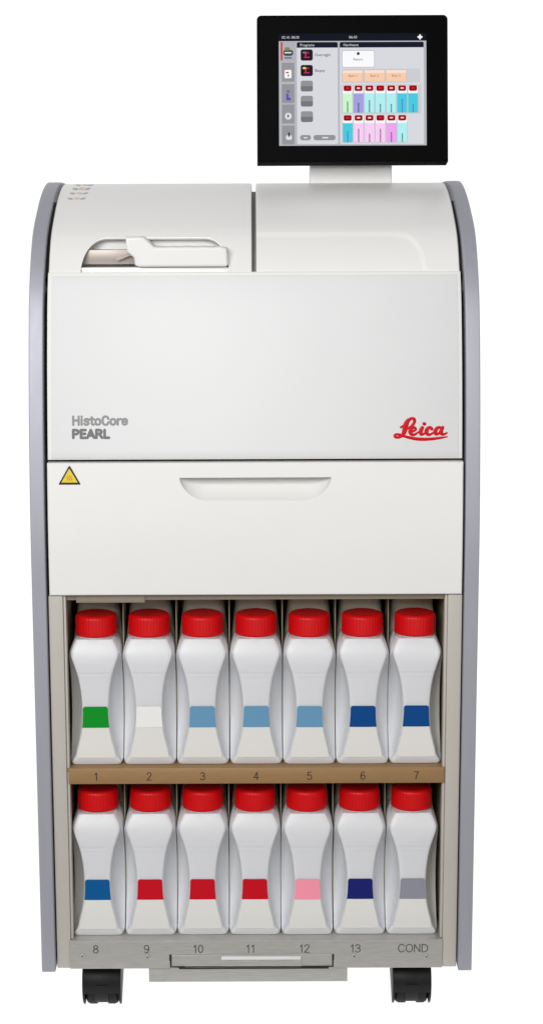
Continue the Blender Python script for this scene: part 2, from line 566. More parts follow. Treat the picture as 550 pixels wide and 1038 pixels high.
for k in (-1, 0, 1):
    pts = [(-0.2449 + k * 0.0026 + 0.0007 * math.sin(i * 1.6), 0.7772 + i * 0.0013) for i in range(6 if k == 0 else 5)]
    stroke(bm, pts, 0.0011, lambda u, v, d: (u, yq - 0.0017 - d, v), flat=0.0002, per=3, n=6)
    bm.faces.ensure_lookup_table()
bm.faces.ensure_lookup_table()
stk = obj('warning_sticker', bm, [M['ink'], M['warn'], M['warn_mark']], drawer, smooth=False)
for p in stk.data.polygons:                       # the waves are the foremost faces
    if p.center.y < yq - 0.00165 and len(p.vertices) in (4, 6) and p.area < 4e-6:
        p.material_index = 2

# ---- covers over the top
CO = offset_curve(lambda z: 0.010 - 0.0075 * max(0.0, min(1.0, (z - 1.06) / 0.10)), 1.0492)
CS = arc(CO)
def s_of_z(z):
    for (a, b, sa, sb) in zip(CO, CO[1:], CS, CS[1:]):
        if a[1] <= z <= b[1]:
            return sa + (sb - sa) * (z - a[1]) / max(1e-9, b[1] - a[1])
    return 0
STOP = CS[-1]
OPX0, OPX1 = -0.2325, -0.0320
OPS = s_of_z(1.0905)
def cover_mesh(bm, xs, low, disp, thick=0.0035, ns=46):
    """columns of a curved shell; low(x) is where the column starts (an opening below it)"""
    F, B = [], []
    for x in xs:
        s0 = low(x)
        f, b = [], []
        for j in range(ns + 1):
            t = j / ns
            s = s0 + (STOP - s0) * (t ** 1.9)
            y, z = at_s(CO, CS, s)
            y2, z2 = at_s(CO, CS, min(STOP, s + 0.002))
            y1, z1 = at_s(CO, CS, max(0, s - 0.002))
            l = math.hypot(y2 - y1, z2 - z1) or 1
            ny, nz = -(z2 - z1) / l, (y2 - y1) / l       # outward
            d = disp(x, s)
            e = min(x - xs[0], xs[-1] - x)
            if e < 0.0004:
                d -= 0.0012
            f.append(bm.verts.new((x, y + ny * d, z + nz * d)))
            b.append(bm.verts.new((x, y - ny * thick, z - nz * thick)))
        F.append(f)
        B.append(b)
    n = len(xs)
    for i in range(n - 1):
        for j in range(ns):
            bm.faces.new((F[i][j], F[i + 1][j], F[i + 1][j + 1], F[i][j + 1]))
            bm.faces.new((B[i][j], B[i][j + 1], B[i + 1][j + 1], B[i + 1][j]))
        bm.faces.new((F[i][0], B[i][0], B[i + 1][0], F[i + 1][0]))
        bm.faces.new((F[i][ns], F[i + 1][ns], B[i + 1][ns], B[i][ns]))
    for i in (0, n - 1):
        for j in range(ns):
            bm.faces.new((F[i][j], F[i][j + 1], B[i][j + 1], B[i][j]))

def smooth01(t):
    t = max(0, min(1, t))
    return t * t * (3 - 2 * t)

eL, eR = 0.036, 0.034
def low_left(x):
    if x <= OPX0 or x >= OPX1:
        return 0.0
    t = 0
    if x < OPX0 + eL:
        t = (OPX0 + eL - x) / eL
    elif x > OPX1 - eR:
        t = (x - OPX1 + eR) / eR
    return OPS * math.sqrt(max(0, 1 - t * t))
aL = [OPX0 + eL * (1 - math.cos(PI / 2 * i / 16)) for i in range(17)]
aR = [OPX1 - eR * (1 - math.cos(PI / 2 * i / 16)) for i in range(16, -1, -1)]
xs = [-0.2735, -0.2723] + [-0.262, -0.25, -0.24] + aL + [-0.17, -0.14, -0.11, -0.085] + aR + [-0.024, -0.016, -0.009, -0.0042, -0.0030]
bm = new()
cover_mesh(bm, sorted(set(xs)), low_left, lambda x, s: 0.0)
lid = obj('top_cover', bm, M['cover'], proc, angle=40)
lid['label'] = 'left cover with a rounded opening along its lower edge'

# rolled rim round the opening
bm = new()
path = []
for x in aL + [-0.17, -0.14, -0.11, -0.085] + aR:
    y, z = at_s(CO, CS, low_left(x))
    path.append((x, y, z))
rings = []
for i, p in enumerate(path):
    a, b = Vector(path[max(0, i - 1)]), Vector(path[min(len(path) - 1, i + 1)])
    t = (b - a).normalized()
    n1 = t.cross(Vector((0, 0.6, -0.8))).normalized()
    n2 = t.cross(n1).normalized()
    rings.append([bm.verts.new(Vector(p) + Vector((0, 0.0008, 0)) + (n1 * math.cos(k * PI / 4) + n2 * math.sin(k * PI / 4)) * 0.0016) for k in range(8)])
for r0, r1 in zip(rings, rings[1:]):
    for k in range(8):
        bm.faces.new((r0[k], r0[(k + 1) % 8], r1[(k + 1) % 8], r1[k]))
obj('rim', bm, M['edge'], lid, angle=60)

LS = s_of_z(1.0965)
def mask_right(x, s):
    # recessed field below a line that turns down on the right
    xe, r = 0.2300, 0.034
    w = 0.0042
    if x < xe - r:
        d = LS - s
    else:
        q = math.hypot((x - (xe - r)) / r, max(0, s) / LS)
        d = (1 - q) * r
    return -0.0026 * smooth01(d / w)
xs = [0.0030, 0.0042] + [0.010 + 0.0125 * i for i in range(15)] + [0.194 + 0.0016 * i for i in range(24)] + [0.2345, 0.245, 0.255, 0.265, 0.2727, 0.2739]
bm = new()
NSR = 46
cover_mesh(bm, sorted(set(xs)), lambda x: 0.0, mask_right, ns=110)
lid2 = obj('top_cover', bm, M['cover'], proc, angle=40)
lid2['label'] = 'right cover with a shallow rounded recess in its lower half'

# dark strips standing in for the shade between covers and side panels
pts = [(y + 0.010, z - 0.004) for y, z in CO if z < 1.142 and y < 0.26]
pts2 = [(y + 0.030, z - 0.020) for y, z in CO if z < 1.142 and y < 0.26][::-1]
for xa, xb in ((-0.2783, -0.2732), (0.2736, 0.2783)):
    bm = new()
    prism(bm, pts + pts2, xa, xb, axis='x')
    obj('gap_shade_strip', bm, M['chassis'], proc, smooth=False)

# dark trough between the covers
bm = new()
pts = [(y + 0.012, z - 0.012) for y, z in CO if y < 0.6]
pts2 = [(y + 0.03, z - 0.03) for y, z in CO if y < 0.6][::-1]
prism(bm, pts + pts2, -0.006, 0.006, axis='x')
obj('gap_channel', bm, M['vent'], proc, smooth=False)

# vent slots on the left cover
bm = new()
def on_cover(u, s, d):
    y, z = at_s(CO, CS, s)
    y2, z2 = at_s(CO, CS, s + 0.003)
    l = math.hypot(y2 - y, z2 - z) or 1
    return (u, y - (z2 - z) / l * (0.0004 + d), z + (y2 - y) / l * (0.0004 + d))
for r, zz in enumerate((1.1595, 1.1545, 1.1485, 1.1415)):
    s = s_of_z(zz)
    xc = -0.2430 - r * 0.0014
    for k, (dx, half, mi) in enumerate(((-0.0088, 0.0040, 0), (0.0, 0.0042, 1), (0.0088, 0.0040, 0))):
        n0 = len(bm.faces)
        slope = 0.10 * (-k + 1)
        V = []
        for (u, v) in ((-half, -0.0020), (half * 0.6, -0.0026), (half, 0.0020), (-half * 0.6, 0.0026)):
            V.append((xc + dx + u, s + (v * (1.5 if k == 1 else 1.0) + (u * -slope * 3 if k != 1 else 0)) * (2.2 if r < 2 else 1.3)))
        a = [bm.verts.new(on_cover(u, v, 0.0)) for u, v in V]
        b = [bm.verts.new(on_cover(u, v, -0.001)) for u, v in V]
        bm.faces.new(a).material_index = mi
        for i in range(4):
            bm.faces.new((a[i], b[i], b[(i + 1) % 4], a[(i + 1) % 4])).material_index = mi
obj('vent', bm, [M['vent'], M['vent_mid']], lid, smooth=False)

# ---- bay seen through the opening, with the white lid handle
bm = new()
box(bm, -0.2312, -0.0332, 0.0850, 0.1255, 1.030, 1.0525, bev=0.001)            # ledge
box(bm, -0.238, -0.024, 0.126, 0.134, 1.0506, 1.094, mi=0)                # back wall
for xa in (-0.2415, -0.0265):                                             # side cheeks
    prism(bm, [(0.0800, 1.030), (0.148, 1.030), (0.148, 1.092), (0.118, 1.082), (0.094, 1.062)], xa, xa + 0.003, axis='x')
box(bm, -0.2365, -0.140, 0.104, 0.1253, 1.0560, 1.0752, mi=1, bev=0.0006)   # brown metal latch plate
prism(bm, [(-0.186, 1.0640), (-0.166, 1.0725), (-0.150, 1.0725), (-0.150, 1.0690), (-0.168, 1.0670), (-0.183, 1.0610)], 0.096, 0.1038, 'y', mi=1)
obj('retort_bay', bm, [M['cover'], M['bay']], proc, angle=30)

bm = new()
out = [(-0.1705, 1.0925), (-0.1690, 1.0740), (-0.1600, 1.0660), (-0.1585, 1.0560), (-0.1530, 1.0535), (-0.0372, 1.0535), (-0.0345, 1.0560), (-0.0365, 1.0785)]
top = [(-0.0365 - 0.0935 * i / 9, 1.0797 + 0.0004 * (1 if i % 2 else -1)) for i in range(1, 9)]
out += top + [(-0.1330, 1.0800), (-0.1450, 1.0915), (-0.1490, 1.0932)]
prism(bm, out, 0.076, 0.118, 'y', bev=0.0036, seg=4)
obj('lid_handle', bm, M['white'], proc, angle=75, wn=True)

# ---- monitor on its neck
bm = new()
prism(bm, rrect(0.0820, 1.130, 0.2010, 1.225, 0.003), 0.335, 0.375, 'y', bev=0.002)
box(bm, 0.196, 0.2015, 0.3400, 0.385, 1.130, 1.220)
obj('monitor_neck', bm, M['cover'], proc, angle=40)

TILT = math.radians(10.5)
MC = Vector((0.1413, 0.300, 1.2945))
MW, MH = 0.2722, 0.2095
def mon(u, v, d):
    """u right, v up on the screen plane, d towards the viewer"""
    c, s = math.cos(TILT), math.sin(TILT)
    return (MC.x + u, MC.y + v * s - d * c, MC.z + v * c + d * s)
def mon_slab(bm, pts, d0, d1, mi=0, bev=0):
    a = [bm.verts.new((p[0], p[1], d0)) for p in pts]
    b = [bm.verts.new((p[0], p[1], d1)) for p in pts]
    n = len(pts)
    fs = [bm.faces.new(a), bm.faces.new(b[::-1])]
    for i in range(n):
        fs.append(bm.faces.new((a[i], b[i], b[(i + 1) % n], a[(i + 1) % n])))
    for f in fs:
        f.material_index = mi
    if bev:
        bmesh.ops.recalc_face_normals(bm, faces=fs)
        bmesh.ops.bevel(bm, geom=list(fs[0].edges), offset=bev, segments=3, profile=0.5, affect='EDGES')
def to_mon(bm):
    for v in bm.verts:
        v.co = mon(*v.co)
bm = new()
mon_slab(bm, rrect(-MW / 2, -MH / 2, MW / 2, MH / 2, 0.0065, 6, (0, 0, 1, 1)), 0.0, -0.032, bev=0.0022)
mon_slab(bm, rrect(-0.09, -0.07, 0.09, 0.07, 0.01), -0.0325, -0.050)
to_mon(bm)
monitor = obj('monitor', bm, M['bezel'], proc, angle=40)

# the display: a user interface drawn in screen units (x right, y down), measured on its own plane
KX, KY = MW / 194.3, MH / 149.5
def scr(x, y):
    return ((x - 356.3) * KX, (91.75 - y) * KY)
UI = {}
ui_mats = []
def um(name, r, g, b):
    if name not in UI:
        UI[name] = len(ui_mats)
        ui_mats.append(lit('screen_' + name, rgb(r, g, b)))
    return UI[name]
for n, c in (('base', (182, 184, 190)), ('bar', (24, 26, 38)), ('head', (28, 30, 46)), ('field', (216, 218, 223)),
             ('tab', (150, 151, 156)), ('tabhi', (176, 178, 183)), ('soft', (204, 206, 212)), ('red', (206, 52, 52)), ('icon', (38, 30, 38)), ('pink', (196, 44, 92)),
             ('btn', (146, 148, 151)), ('btnlo', (118, 120, 124)), ('white', (250, 250, 252)), ('line', (180, 184, 192)),
             ('peach', (248, 204, 172)), ('peachhi', (252, 226, 206)), ('capred', (160, 8, 22)), ('green', (206, 246, 208)), ('violet', (164, 160, 226)),
             ('aqua', (176, 240, 242)), ('cyan', (74, 204, 224)), ('rose', (250, 206, 246)), ('magenta', (240, 164, 240)),
             ('text', (60, 62, 70)), ('textlo', (120, 116, 124)), ('bartext', (214, 216, 220)), ('gear', (222, 222, 224)),
             ('blue', (96, 86, 190)), ('olive', (128, 136, 92)), ('teal', (58, 74, 78)), ('yellow', (230, 214, 90))):
    um(n, *c)
bm = new()
LAY = 0.00012
def R(x0, y0, x1, y1, m, layer, r=0.0, corners=(1, 1, 1, 1)):
    a, b = scr(x0, y1), scr(x1, y0)
    pts = rrect(a[0], a[1], b[0], b[1], r * KX, 4, corners)
    mon_slab(bm, pts, layer * LAY, (layer - 1.5) * LAY if layer > 1 else -0.0006, UI[m])
def T(s, x, y, size, m, layer=5, align='CENTER', rot=0.0, bold=0.0):
    u, v = scr(x, y)
    text_bm(bm, s, size * KX, u, v - size * KX * 0.35 * (1 if rot == 0 else 0), lambda a, b, d: (a, b, layer * LAY + d), mi=UI[m], align=align, depth=0.00005, rot=rot, bold=bold)
R(281.5, 36, 431.5, 150.2, 'base', 1)
R(281.5, 36, 431.5, 43.6, 'bar', 2)
T('02.10. 08:30', 284.5, 39.8, 3.6, 'bartext', 4, 'LEFT')
T('06:43', 357, 39.8, 3.8, 'bartext', 4)
R(422.6, 39.0, 427.6, 40.8, 'white', 3, 0.6)
R(424.2, 37.4, 426.0, 42.4, 'white', 4, 0.6)
# left column of tabs
R(283.2, 44.6, 298.0, 63.6, 'tabhi', 2)
R(283.4, 44.6, 285.2, 63.4, 'red', 3)
for y0 in (65.6, 87.4, 108.2, 129.6):
    R(284.4, y0, 297.2, min(y0 + 19.4, 149.2), 'tab', 2)
R(286.0, 52.6, 296.0, 58.6, 'teal', 4, 2.5)
R(287.4, 50.0, 292.6, 53.4, 'olive', 5, 1)
R(287.2, 54.8, 294.4, 56.2, 'gear', 6, 0.5)
R(287.0, 60.0, 294.6, 61.6, 'textlo', 4)
R(287.2, 73.0, 294.2, 81.4, 'white', 4, 1)
R(288.4, 75.0, 291.6, 76.4, 'red', 5)
R(290.4, 77.6, 291.8, 79.8, 'textlo', 5)
R(289.4, 93.4, 292.2, 96.4, 'textlo', 4, 1)
R(288.8, 97.0, 291.2, 104.0, 'blue', 4, 1)
R(289.8, 101.0, 293.4, 104.2, 'blue', 5, 1.2)
R(287.4, 116.6, 294.4, 123.6, 'gear', 4, 3.4)
R(290.0, 118.6, 291.4, 121.4, 'text', 5, 0.6)
R(288.4, 139.4, 294.6, 144.2, 'gear', 4, 2)
R(290.6, 136.6, 292.4, 141.0, 'text', 5, 0.6)
# programs column
R(299.8, 44.8, 341.4, 148.6, 'field', 2, 1.5)
R(299.8, 44.8, 341.4, 50.4, 'head', 3, 1.5, (0, 0, 1, 1))
T('Programs', 303, 47.7, 3.8, 'bartext', 5, 'LEFT')
for y0 in (52.2, 68.0):
    R(303.6, y0, 316.0, y0 + 11.4, 'icon', 4, 2)
    R(305.6, y0 + 2.2, 309.2, y0 + 4.2, 'yellow' if y0 > 60 else 'textlo', 5, 0.8)
    R(306.8, y0 + 7.4, 313.0, y0 + 8.6, 'pink', 5, 0.8)
    R(308.0, y0 + 4.0, 309.4, y0 + 8.0, 'pink', 6, 0.8)
    R(309.0, y0 + 2.8, 312.2, y0 + 4.2, 'pink', 7, 0.8)
T('Overnight', 318, 57.7, 3.9, 'text', 4, 'LEFT', bold=0.00004)
T('Biopsy', 318, 73.7, 3.9, 'text', 4, 'LEFT', bold=0.00004)
for y0 in (84.0, 99.4, 115.2):
    R(303.6, y0, 316.0, y0 + 5.6, 'btn', 4, 2, (0, 0, 1, 1))
    R(303.6, y0 + 5.6, 316.0, y0 + 11.0, 'btnlo', 4, 2, (1, 1, 0, 0))
R(302.8, 139.4, 313.8, 144.8, 'btn', 4, 2.4)
R(316.4, 139.4, 338.8, 144.8, 'btn', 4, 2.4)
R(306.4, 141.6, 310.2, 142.8, 'gear', 5)
R(325.4, 141.4, 331.4, 142.9, 'gear', 5)
# hardware column
R(343.4, 44.8, 428.8, 148.8, 'field', 2, 1.5)
R(343.4, 44.8, 428.8, 50.4, 'head', 3, 1.5, (0, 0, 1, 1))
T('Hardware', 347, 47.7, 3.8, 'bartext', 5, 'LEFT')
R(345.6, 53.2, 379.0, 70.8, 'line', 3, 1.6)
R(346.2, 53.8, 378.4, 70.2, 'white', 4, 1.4)
R(360.6, 55.0, 363.8, 58.2, 'text', 5, 1.6)
T('Retort', 362, 62.4, 3.6, 'text', 5)
R(345.6, 72.0, 425.4, 86.2, 'soft', 3, 1)
for x0, s in ((346.2, 'Bath 1'), (368.4, 'Bath 2'), (390.4, 'Bath 3')):
    R(x0 - 0.4, 73.2, x0 + 21.0, 86.0, 'line', 4, 0.8)
    R(x0, 73.6, x0 + 20.6, 76.4, 'peachhi', 5, 0)
    R(x0, 76.4, x0 + 20.6, 85.6, 'peach', 5, 0)
    T(s, x0 + 10.3, 79.2, 3.4, 'textlo', 7)
def ui_row(y0, cols):
    for i, c in enumerate(cols):
        x0 = 346.2 + i * 11.1
        R(x0 - 0.3, y0, x0 + 10.3, y0 + 27.6, 'line', 4, 1)
        R(x0 + 0.1, y0 + 0.3, x0 + 9.9, y0 + 7.6, 'white', 5, 0.5)
        R(x0 + 0.9, y0 - 0.4, x0 + 9.1, y0 + 5.2, 'capred', 6, 1.6)
        R(x0 + 3.4, y0 + 1.6, x0 + 6.6, y0 + 3.0, 'peachhi' if i % 3 else 'red', 7, 0.4)
        R(x0 + 0.1, y0 + 7.6, x0 + 9.9, y0 + 27.2, c, 5)
        n = random.randint(7, 11)
        for k in range(n):                      # the unreadable upright line of print
            R(x0 + 4.3, y0 + 26 - k * 1.25, x0 + 5.7, y0 + 26.8 - k * 1.25, 'text' if c not in ('cyan',) else 'blue', 7)
R(344.6, 88.2, 426.4, 118.0, 'soft', 3, 1)
ui_row(89.6, ['green', 'violet', 'aqua', 'aqua', 'aqua', 'cyan', 'cyan'])
ui_row(119.8, ['cyan', 'rose', 'rose', 'rose', 'magenta', 'aqua'])
to_mon(bm)
obj('display', bm, ui_mats, monitor, smooth=False)

# ---- reagent compartment
PX = 0.0727
XS = [0.0004 + PX * (i - 3) for i in range(7)]
SH1, SH2 = 0.3788, 0.1302           # tops of the two floors the bottles stand on
bm = new()
box(bm, -0.2615, -0.2585, 0.026, 0.231, 0.131, 0.6205)
box(bm, 0.2590, 0.2620, 0.026, 0.231, 0.131, 0.6205)
box(bm, -0.2584, 0.2589, 0.226, 0.231, 0.131, 0.6205)
box(bm, -0.2584, 0.2589, 0.022, 0.2259, 0.6160, 0.6205)
obj('compartment_liner', bm, M['liner'], proc, smooth=False)
for i in range(8):
    bm = new()
    x = XS[0] - PX / 2 + i * PX
    if i in (0, 7):
        continue
    box(bm, x - 0.0006, x + 0.0006, 0.066, 0.225, SH1 + 0.0005, 0.6155)
    obj('divider', bm, M['divider'], proc, smooth=False)
    bm = new()
    box(bm, x - 0.0006, x + 0.0006, 0.066, 0.225, SH2 + 0.0005, SH1 - 0.0056)
    for v in bm.verts:
        v.co.x -= 0.0022
    obj('divider', bm, M['divider'], proc, smooth=False)
# lip beneath the drawer
bm = new()
box(bm, -0.2560, 0.2562, 0.016, 0.0215, 0.6125, 0.6212, bev=0.0008)
box(bm, -0.2400, -0.1480, 0.0135, 0.0158, 0.6095, 0.6195, bev=0.0005)
obj('drawer_rail', bm, M['rail'], proc)
for sx in (-1, 1):
    bm = new()
    a, b = sorted((sx * 0.2575, sx * 0.2768))
    box(bm, a, b, 0.008, 0.034, 0.0890, 0.6205, bev=0.0015)
    a, b = sorted((sx * 0.2540, sx * 0.2573))
    box(bm, a, b, 0.0120, 0.030, 0.1310, 0.6205, bev=0.0006)
    obj('door_post', bm, M['post'], proc)

bm = new()
box(bm, -0.2550, 0.2565, 0.008, 0.0105, 0.3568, 0.3790, bev=0.0006)
box(bm, -0.2584, 0.2589, 0.0106, 0.2258, SH1 - 0.0050, SH1)
shelf = obj('shelf', bm, M['bronze'], proc)
GLYPH = {
    '0': [[(0.1, 0.5), (0.16, 0.85), (0.34, 1), (0.52, 0.85), (0.58, 0.5), (0.52, 0.15), (0.34, 0), (0.16, 0.15), (0.1, 0.5)]],
    '1': [[(0.14, 0.76), (0.24, 0.86), (0.34, 1.0)], [(0.34, 1.0), (0.34, 0.5), (0.34, 0.0)]],
    '2': [[(0.10, 0.76), (0.18, 0.94), (0.36, 1), (0.54, 0.9), (0.57, 0.72), (0.44, 0.48), (0.24, 0.24), (0.08, 0.0)], [(0.08, 0.0), (0.34, 0.0), (0.62, 0.0)]],
    '3': [[(0.10, 0.84), (0.22, 0.97), (0.38, 0.99), (0.54, 0.88), (0.54, 0.66), (0.40, 0.54), (0.28, 0.53)], [(0.28, 0.53), (0.46, 0.50), (0.58, 0.36), (0.56, 0.14), (0.38, 0.0), (0.20, 0.02), (0.08, 0.16)]],
    '4': [[(0.48, 0.0), (0.48, 0.5), (0.48, 1.0)], [(0.48, 1.0), (0.26, 0.62), (0.06, 0.28)], [(0.06, 0.28), (0.36, 0.28), (0.66, 0.28)]],
    '5': [[(0.56, 1.0), (0.36, 1.0), (0.16, 1.0)], [(0.16, 1.0), (0.13, 0.76), (0.11, 0.54)], [(0.11, 0.54), (0.28, 0.64), (0.46, 0.60), (0.58, 0.42), (0.56, 0.16), (0.38, 0.0), (0.20, 0.02), (0.08, 0.14)]],
    '6': [[(0.54, 0.88), (0.40, 1.0), (0.24, 0.94), (0.12, 0.68), (0.09, 0.36), (0.16, 0.10), (0.34, 0.0), (0.52, 0.08), (0.59, 0.30), (0.52, 0.52), (0.36, 0.60), (0.20, 0.52), (0.11, 0.36)]],
    '7': [[(0.08, 1.0), (0.34, 1.0), (0.60, 1.0)], [(0.60, 1.0), (0.42, 0.60), (0.28, 0.0)]],
    '8': [[(0.34, 0.54), (0.16, 0.64), (0.13, 0.84), (0.34, 1.0), (0.55, 0.84), (0.52, 0.64), (0.34, 0.54), (0.12, 0.40), (0.09, 0.16), (0.34, 0.0), (0.59, 0.16), (0.56, 0.40), (0.34, 0.54)]],
    '9': [[(0.14, 0.12), (0.28, 0.0), (0.44, 0.06), (0.56, 0.32), (0.59, 0.64), (0.52, 0.90), (0.34, 1.0), (0.16, 0.92), (0.09, 0.70), (0.16, 0.48), (0.32, 0.40), (0.48, 0.48), (0.57, 0.64)]],
    'C': [[(0.66, 0.80), (0.52, 0.96), (0.36, 1.0), (0.16, 0.86), (0.08, 0.5), (0.16, 0.14), (0.36, 0.0), (0.52, 0.04), (0.66, 0.20)]],
    'O': [[(0.06, 0.5), (0.14, 0.86), (0.38, 1), (0.62, 0.86), (0.70, 0.5), (0.62, 0.14), (0.38, 0), (0.14, 0.14), (0.06, 0.5)]],
    'N': [[(0.08, 0.0), (0.08, 0.5), (0.08, 1.0)], [(0.08, 1.0), (0.35, 0.5), (0.62, 0.0)], [(0.62, 0.0), (0.62, 0.5), (0.62, 1.0)]],
    'D': [[(0.08, 0.0), (0.08, 0.5), (0.08, 1.0)], [(0.08, 1.0), (0.32, 1.0), (0.56, 0.84), (0.66, 0.5), (0.56, 0.16), (0.32, 0.0), (0.08, 0.0)]],
}
GW = {'1': 0.56, 'C': 0.78, 'O': 0.82, 'N': 0.76, 'D': 0.80}
def engrave(bm, s, xc, z0, h, y, w, k=1.08):
    tot = sum(GW.get(c, 0.74) for c in s) * k
    u = xc - tot * h / 2
    for c in s:
        for st in GLYPH[c]:
            stroke(bm, [(u + p[0] * h * k, z0 + p[1] * h) for p in st], w, lambda a, b, d: (a, y - d, b), flat=0.00025, per=5, n=6)
        u += GW.get(c, 0.74) * h * k
for i in range(7):
    bm = new()
    engrave(bm, str(i + 1), XS[i], 0.3624, 0.0104, 0.0079, 0.0013)
    obj('number', bm, M['ink'], shelf, angle=60)

bm = new()
# stainless base plate with a slot for the drip tray (built from butted strips)
PZ0, PZ1, PY0, PY1 = 0.0890, 0.1298, 0.0060, 0.0085
SX0, SX1, SZ0, SZ1 = -0.1210, 0.1072, 0.0905, 0.1095
out = [(-0.2588, PZ0), (SX0, PZ0), (SX0, SZ1), (SX1, SZ1), (SX1, PZ0), (0.2574, PZ0), (0.2574, PZ1), (-0.2588, PZ1)]
prism(bm, out, PY0, PY1, 'y', bev=0.0005, seg=1)
box(bm, -0.2584, 0.2574, 0.0087, 0.2255, 0.1262, SH2)
base = obj('base_plate', bm, M['steel'], proc, smooth=False)
for i, s in enumerate(['8', '9', '10', '11', '12', '13', 'COND']):
    bm = new()
    xx = [-0.2224, -0.1520, -0.0807, -0.0085, 0.0665, 0.1370, 0.2150][i]
    engrave(bm, s, xx + (0.002 if i == 6 else 0), 0.1124, 0.0110, 0.0059, 0.0014, 1.25 if i == 6 else 1.12)
    obj('number', bm, M['ink_grey'], base, angle=60)
for x, z in ((-0.2416, 0.1080), (-0.1513, 0.1064), (0.1350, 0.1066), (0.2350, 0.1054)):
    bm = new()
    ring = []
    n = 20
    for (r, y) in ((0.0034, 0.0059), (0.0034, 0.0052), (0.0028, 0.0047), (0.0013, 0.0047), (0.0011, 0.0056)):
        ring.append([bm.verts.new((x + r * math.cos(2 * PI * k / n), y, z + r * math.sin(2 * PI * k / n))) for k in range(n)])
    for r0, r1 in zip(ring, ring[1:]):
        for k in range(n):
            bm.faces.new((r0[k], r0[(k + 1) % n], r1[(k + 1) % n], r1[k]))
    f = bm.faces.new(ring[-1])
    f.material_index = 1
    for q in bm.faces:
        if all(abs(v.co.y - 0.0047) > 0.0002 for v in q.verts) and len(q.verts) == 4 and max(math.hypot(v.co.x - x, v.co.z - z) for v in q.verts) > 0.0033:
            q.material_index = 1
    obj('screw', bm, [M['screw'], M['ink_grey']], base, angle=40)

# drip tray: front sheet in the slot, bright grip, wide lower apron
bm = new()
box(bm, SX0 + 0.0028, SX1 - 0.0024, 0.0076, 0.0120, 0.0914, 0.1085, bev=0.0005)
box(bm, -0.150, 0.1260, 0.0100, 0.0125, 0.0672, 0.0886, bev=0.0005)
box(bm, -0.117, 0.1030, 0.0126, 0.2200, 0.0700, 0.0715)
box(bm, -0.0490, 0.0615, 0.0064, 0.0075, 0.0918, 0.1016, bev=0.0003)
obj('drip_tray', bm, M['steel'], proc, smooth=False)
bm = new()
box(bm, -0.0490, 0.0615, 0.0040, 0.0074, 0.1022, 0.1070, bev=0.0008)
obj('tray_grip', bm, M['bright_steel'], proc)
bm = new()
box(bm, SX0 + 0.0003, SX0 + 0.0026, 0.0062, 0.0130, 0.0912, 0.1092)
box(bm, SX1 - 0.0022, SX1 - 0.0003, 0.0062, 0.0130, 0.0912, 0.1092)
box(bm, 0.062, SX1 - 0.0023, 0.0064, 0.0110, 0.0906, 0.0913)
box(bm, SX0 + 0.0027, -0.100, 0.0064, 0.0110, 0.0906, 0.0913)
box(bm, -0.108, 0.100, 0.0092, 0.0099, 0.0866, 0.0886)
box(bm, -0.2584, 0.2574, 0.030, 0.20, 0.0895, 0.1255)
obj('slot_dark_fill', bm, M['chassis'], proc, smooth=False)  # near-black strips round the tray slot, plus a block behind the plate

# ---- twin-wheel castors
def castor(x, y):
    bm = new()
    # hood: a thick arched shell over the wheels
    n = 22
    R0, R1 = 0.0385, 0.0350
    ax = 0.0372
    def hood(xa, xb, a0, a1, r0, r1):
        P = [(y - r0 * math.cos(a0 + (a1 - a0) * i / n), ax + r0 * math.sin(a0 + (a1 - a0) * i / n)) for i in range(n + 1)]
        Q = [(y - r1 * math.cos(a0 + (a1 - a0) * i / n), ax + r1 * math.sin(a0 + (a1 - a0) * i / n)) for i in range(n, -1, -1)]
        prism(bm, P + Q, xa, xb, axis='x', bev=0.0012)
    hood(x - 0.0262, x + 0.0262, math.radians(-12), math.radians(150), R0, R1)
    hood(x - 0.0095, x + 0.0095, math.radians(-44), math.radians(-12.5), R0 - 0.0012, 0.022)
    for xa, xb in ((x - 0.0275, x - 0.0240), (x + 0.0240, x + 0.0275)):
        a0, a1 = math.radians(-62), math.radians(172)
        P = [(y - 0.0372 * math.cos(a0 + (a1 - a0) * i / n), ax + 0.0372 * math.sin(a0 + (a1 - a0) * i / n)) for i in range(n + 1)]
        prism(bm, P, xa, xb, axis='x', bev=0.0014)
    lathe(bm, [(0.0065, 0.070), (0.0065, 0.0905)], x, y, n=20)
    box(bm, x - 0.0085, x + 0.0085, y - R0 - 0.0012, y - R0 + 0.002, 0.0408, 0.0424, bev=0.0004)
    box(bm, x - 0.030, x + 0.030, y - 0.035, y + 0.035, 0.0755, 0.0890, bev=0.002)
    c = obj('castor', bm, M['black'], proc, angle=35)
    for sx in (-1, 1):
        bm = new()
        a, b = (x + sx * 0.0062, x + sx * 0.0236)
        R = 0.0340
        pr = [(R - 0.003, a), (R, a + sx * 0.002), (R, b - sx * 0.006), (R - 0.002, b - sx * 0.002), (R - 0.006, b), (0.018, b), (0.016, b - sx * 0.003), (0.004, b - sx * 0.003)]
        lathe(bm, pr, y, R, n=40, axis='x')
        obj('wheel', bm, M['rubber'], c, angle=40)
for cx_ in (-0.2205, 0.2205):
    castor(cx_, 0.092)
    castor(cx_, 0.575)

# ================================================================== reagent bottles
BW, BL = 0.0358, 0.150            # half width, depth
FACE = [(0.0, 0.0342), (0.004, 0.0338), (0.0085, 0.0312), (0.012, 0.0291), (0.0160, 0.0278), (0.022, 0.0268), (0.031, 0.0245), (0.043, 0.0217), (0.056, 0.0196), (0.068, 0.0187),
        (0.080, 0.0184), (0.092, 0.0187), (0.108, 0.0202), (0.123, 0.0229), (0.136, 0.0264), (0.145, 0.0294), (0.152, 0.0320), (0.158, 0.0340)]
def face_hw(z):
    for (a, p), (b, q) in zip(FACE, FACE[1:]):
        if a <= z <= b:
            return p + (q - p) * (z - a) / (b - a)
    return FACE[-1][1]

